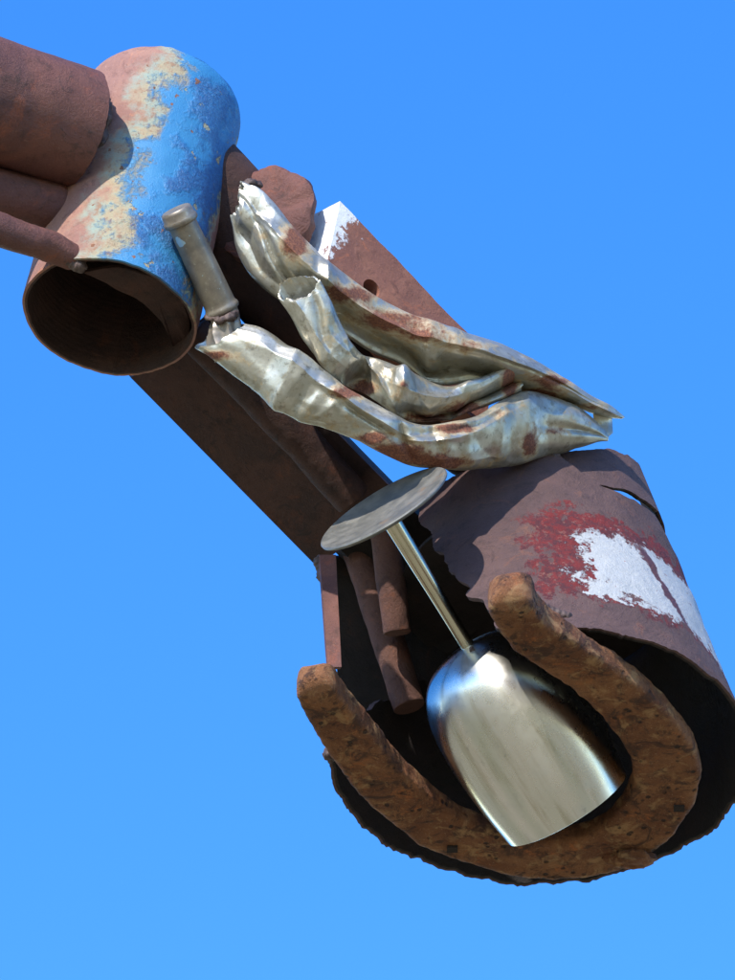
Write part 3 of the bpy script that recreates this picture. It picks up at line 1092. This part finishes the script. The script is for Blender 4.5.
C_ST = [((246, 324), (198, 349)), ((262, 328), (215, 360)), ((285, 343), (245, 384)), ((310, 358), (275, 407)), ((335, 380), (302, 421)), ((360, 395), (333, 431)),
        ((388, 411), (365, 445)), ((412, 423), (398, 461)), ((440, 424), (432, 469)), ((475, 416), (470, 470)), ((505, 398), (505, 466)), ((530, 391), (530, 461)),
        ((555, 398), (555, 454)), ((578, 408), (580, 447)), ((597, 422), (597, 442)), ((609, 436), (608, 441))]
crumpled('crumpled_tube', C_ST, [(0, 34), (.2, 18), (.42, 16), (.55, 45), (.68, 118), (.78, 158), (.9, 178), (1, 190)], [(0, 16), (.2, 20), (.4, 22), (.6, 30), (.75, 36), (.9, 20), (1, 3)],
         [(0, 15), (.4, 22), (.75, 34), (.9, 18), (1, 3)],
         [(.36, (0.3, 0.0), .12, .16, 6), (.47, (0.8, -0.9), .035, .30, 9), (.30, -0.1, .03, .5, 4), (.60, .55, .10, .22, 6), (.86, (0.0, -.2), .10, .15, 5), (.30, (0.45, 0.35), .20, .35, -8, 1.0), (.58, (0.1, 0.5), .12, .3, -8, 1.0), (.53, (0.9, -0.3), .02, .4, 7, 1.2)],
         [(350, 392, 22, 8, .75), (372, 438, 20, 6, .8), (400, 452, 34, 8, .9), (455, 428, 20, 6, .8), (440, 462, 36, 6, .9), (532, 445, 8, 14, .9), (560, 430, 14, 5, .6),
          (215, 355, 20, 5, .7), (500, 412, 10, 5, .4)],
         8.0, crumple=2.8, slant0=10, torn0=6, label="lowest and longest crumpled pale metal tube, over the goblet's foot")

# torn flap below the tip
p = Part()
fl = [((593, 414), (596, 441), 186), ((600, 412), (603, 440), 190), ((607, 414), (608, 437), 196), ((612, 418), (613, 433), 202)]
rows_o = np.array([[P(a[0] + (b[0] - a[0]) * f, a[1] + (b[1] - a[1]) * f, d + 4 * math.sin(f * 5)) for f in np.linspace(0, 1, 9)] for a, b, d in fl])
p.grid(np.concatenate([rows_o, (rows_o + np.array([0, 1.5, 0]))[::-1]], 0), False, True)
p.build('torn_flap', M['sheet'], root, sharp=60)

# --- small capped tube
h_top, h_bot = P(179, 217, 22), P(223, 311, 44)
HA = norm(h_bot - h_top)
HLn = np.linalg.norm(h_bot - h_top)
p = Part()
lathe(p, h_top, smooth_profile([(0, 14.4), (12, 14.8), (50, 15.6), (HLn - 8, 16.2)], 40) + [(HLn - 6, 16.8), (HLn - 4.5, 17.8), (HLn - 2, 18.2), (HLn, 17.6), (HLn + 1, 15)], 72, True, True, axis=HA)
spout = p.build('capped_tube', M['zinc'], root, sharp=40)
spout["label"] = "small straight dull metal tube with a cap, against the blue pipe"
p = Part()
lathe(p, h_top, [(-8, 0.1), (-7.6, 9), (-8.2, 11), (-8.6, 14.2), (-7.6, 15.6), (-5, 16.4), (0, 16.6), (1.5, 17.6), (3, 18), (5.5, 18), (7, 17.2), (8, 15.6)], 72, True, True, axis=HA)
p.build('cap', M['zinc'], spout, sharp=40)
p = Part()
nk = catmull([P(223, 311, 44), P(226, 320, 42), P(226, 331, 38), P(228, 343, 33), P(234, 352, 30)], 40)
rr = np.interp(np.linspace(0, 1, 40), [0, .3, .6, 1], [16, 15, 21, 23])
t2, a2, b2 = frames(nk, NEAR)
thn = np.linspace(0, 2 * math.pi, 64, endpoint=False)
g = np.array([nk[i] + (np.cos(thn)[:, None] * a2[i] * min(rr[i], 16) + np.sin(thn)[:, None] * b2[i] * rr[i]) for i in range(40)])
nd = norm(g - g.mean(1, keepdims=True))
g = g + nd * (np.abs(np.sin(thn * 3.5 + 0.4))[None] * np.linspace(-1, -5, 40)[:, None] + 2.5 * fbm(g, 0.05, 3, 3.0))[..., None]
p.grid(g, True, False, True, True)
p.build('neck', M['zinc'], spout, sharp=50)

# --- rusty square bar behind the tubes
T_, Nn, Mm, Kk = P(340, 201, 140), P(327, 268, 92), P(313, 215, 168), P(300, 280, 125)
dirb = norm(np.array([0.688, 0.22, -0.705])) * 235
p = Part()
corners = [T_, Nn, Kk, Mm]
ringp = []
wgt = []
for i in range(4):
    a, b = corners[i], corners[(i + 1) % 4]
    for q in np.linspace(0, 1, 14, endpoint=False):
        ringp.append(a + (b - a) * q)
ringp = np.array(ringp)
cm = ringp.mean(0)
rings = [cm + (ringp - cm) * s for s in (0.02, 0.35, 0.65, 0.88)] + [ringp + dirb * f for f in np.linspace(0, 1, 40)] + [cm + dirb + (ringp - cm) * s for s in (0.6, 0.02)]
g = np.array(rings)
g = g + norm(g - (cm + dirb * 0.5)) * (fbm(g, 0.03, 4, 4.4) * 1.6)[..., None]
along = ((g - cm) @ norm(dirb))
at = np.exp(-np.maximum(0, along - 4) / 22.0) * 0.76
p.grid(g, True, False, True, True, at=at)
bar_o = p.build('square_bar', M['primer'], root, sharp=35)
bar_o["label"] = "square rusty bar with flaked white paint and a bolt hole"
# drill the bolt hole
me_c = bpy.data.meshes.new("cutter")
ctr = P(380, 283, 110)
fn = norm(np.cross(Nn - T_, dirb))
if fn[1] > 0:
    fn = -fn
ca_ = norm(dirb)
cb_ = np.cross(fn, ca_)
th = np.linspace(0, 2 * math.pi, 28, endpoint=False)
cv = np.concatenate([ctr + fn * 60 + (np.cos(th)[:, None] * ca_ + np.sin(th)[:, None] * cb_) * 10.5, ctr - fn * 45 + (np.cos(th)[:, None] * ca_ + np.sin(th)[:, None] * cb_) * 10.5])
me_c.from_pydata([tuple(v) for v in (to_world(cv) - ROOT_LOC)], [], [tuple(range(28)), tuple(range(55, 27, -1))] + [(i, 28 + i, 28 + (i + 1) % 28, (i + 1) % 28) for i in range(28)])
bm = bmesh.new(); bm.from_mesh(me_c); bmesh.ops.recalc_face_normals(bm, faces=bm.faces); bm.to_mesh(me_c); bm.free()
cut = bpy.data.objects.new("cutter", me_c)
scene.collection.objects.link(cut)
cut.parent = root
bpy.context.view_layer.update()
mod = bar_o.modifiers.new("hole", 'BOOLEAN')
mod.operation = 'DIFFERENCE'
mod.object = cut
mod.solver = 'EXACT'
bpy.context.view_layer.update()
dg = bpy.context.evaluated_depsgraph_get()
new = bpy.data.meshes.new_from_object(bar_o.evaluated_get(dg), depsgraph=dg)
bar_o.modifiers.clear()
bar_o.data = new
new.name = 'square_bar'
bpy.data.objects.remove(cut)

# --- rusty knuckle between the blue pipe and the square bar
p = Part()
bar(p, [P(186, 164, 205), P(212, 192, 200), P(256, 254, 200), P(330, 340, 205), P(440, 425, 205), P(520, 474, 235), P(585, 520, 262)], [48, 50, 57, 50, 36, 33, 28],
    n=120, seg=60, rough=2.0, freq=0.02, seed=12.0, round_end=.3)
p.build('leg_pipe', M['dark'], root)
p = Part()
kc = P(268, 217, 150)
ka = norm(np.array([0.40, 0.75, -0.38]))
kn_a = norm(NEAR - np.dot(NEAR, ka) * ka)
lathe(p, kc, [(-9, 0.1), (-9.5, 14), (-8, 28), (-9, 41), (-8, 50), (-5, 54.5), (4, 55), (8, 53), (9, 30), (9, 0.1)], 110, True, True, axis=ka)
pp = p.v[0]
p.v[0] = pp + norm(pp - kc) * (fbm(pp, 0.035, 4, 2.2) * 4.0)[..., None] - ka * (fbm(pp, 0.06, 4, 5.0) * 3.0)[..., None]
p.build('curved_plate', M['brown'], root, sharp=45)

# --- weld beads: rippled lines of metal along the joints
def weld(pts, rad, seed):
    pth = catmull(pts, 90)
    arc = np.concatenate([[0], np.cumsum(np.linalg.norm(np.diff(pth, axis=0), axis=1))])
    rr = [rad * (0.9 + 0.05 * math.sin(a * 1.1) + 0.55 * mnoise.noise(Vector((a * 0.07, seed, 0)))) for a in arc]
    for q in range(6):
        rr[q] *= 0.4 + 0.1 * q
        rr[-1 - q] *= 0.4 + 0.1 * q
    p = Part()
    bar(p, pth, rr, n=90, seg=22, rough=2.6, freq=0.09, round_end=0.6, seed=seed)
    p.build('weld_bead', M['weld'], root, sharp=70)
weld([P(62, 256, 4), P(72, 264, 8), P(86, 268, 6)], 6, 2.0)
weld([P(88, 76, 150), P(106, 96, 128), P(108, 120, 112), P(100, 148, 104), P(78, 178, 104)], 4.5, 3.0)
weld([P(240, 190, 95), P(250, 182, 88), P(262, 186, 92)], 5, 4.0)
weld([P(534, 604, -84), P(552, 612, -86), P(572, 622, -84)], 7, 6.0)
weld([P(319, 556, 136), P(322, 570, 132), P(324, 582, 126)], 6, 7.0)
weld([P(515, 468, 150), P(535, 462, 152), P(560, 455, 152)], 6, 8.0)
weld([P(470, 648, -4), P(478, 652, -4), P(484, 648, -3)], 3, 9.0)
weld([P(205, 316, 40), P(222, 320, 24), P(238, 312, 34)], 3.5, 10.0)

# plate closing the back of the hoof, its near-black colour stands for shade
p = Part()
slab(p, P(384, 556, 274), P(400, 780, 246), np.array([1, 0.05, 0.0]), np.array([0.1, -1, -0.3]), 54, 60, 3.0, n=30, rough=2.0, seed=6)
p.build('inner_plate', M['shade'], root, sharp=35)
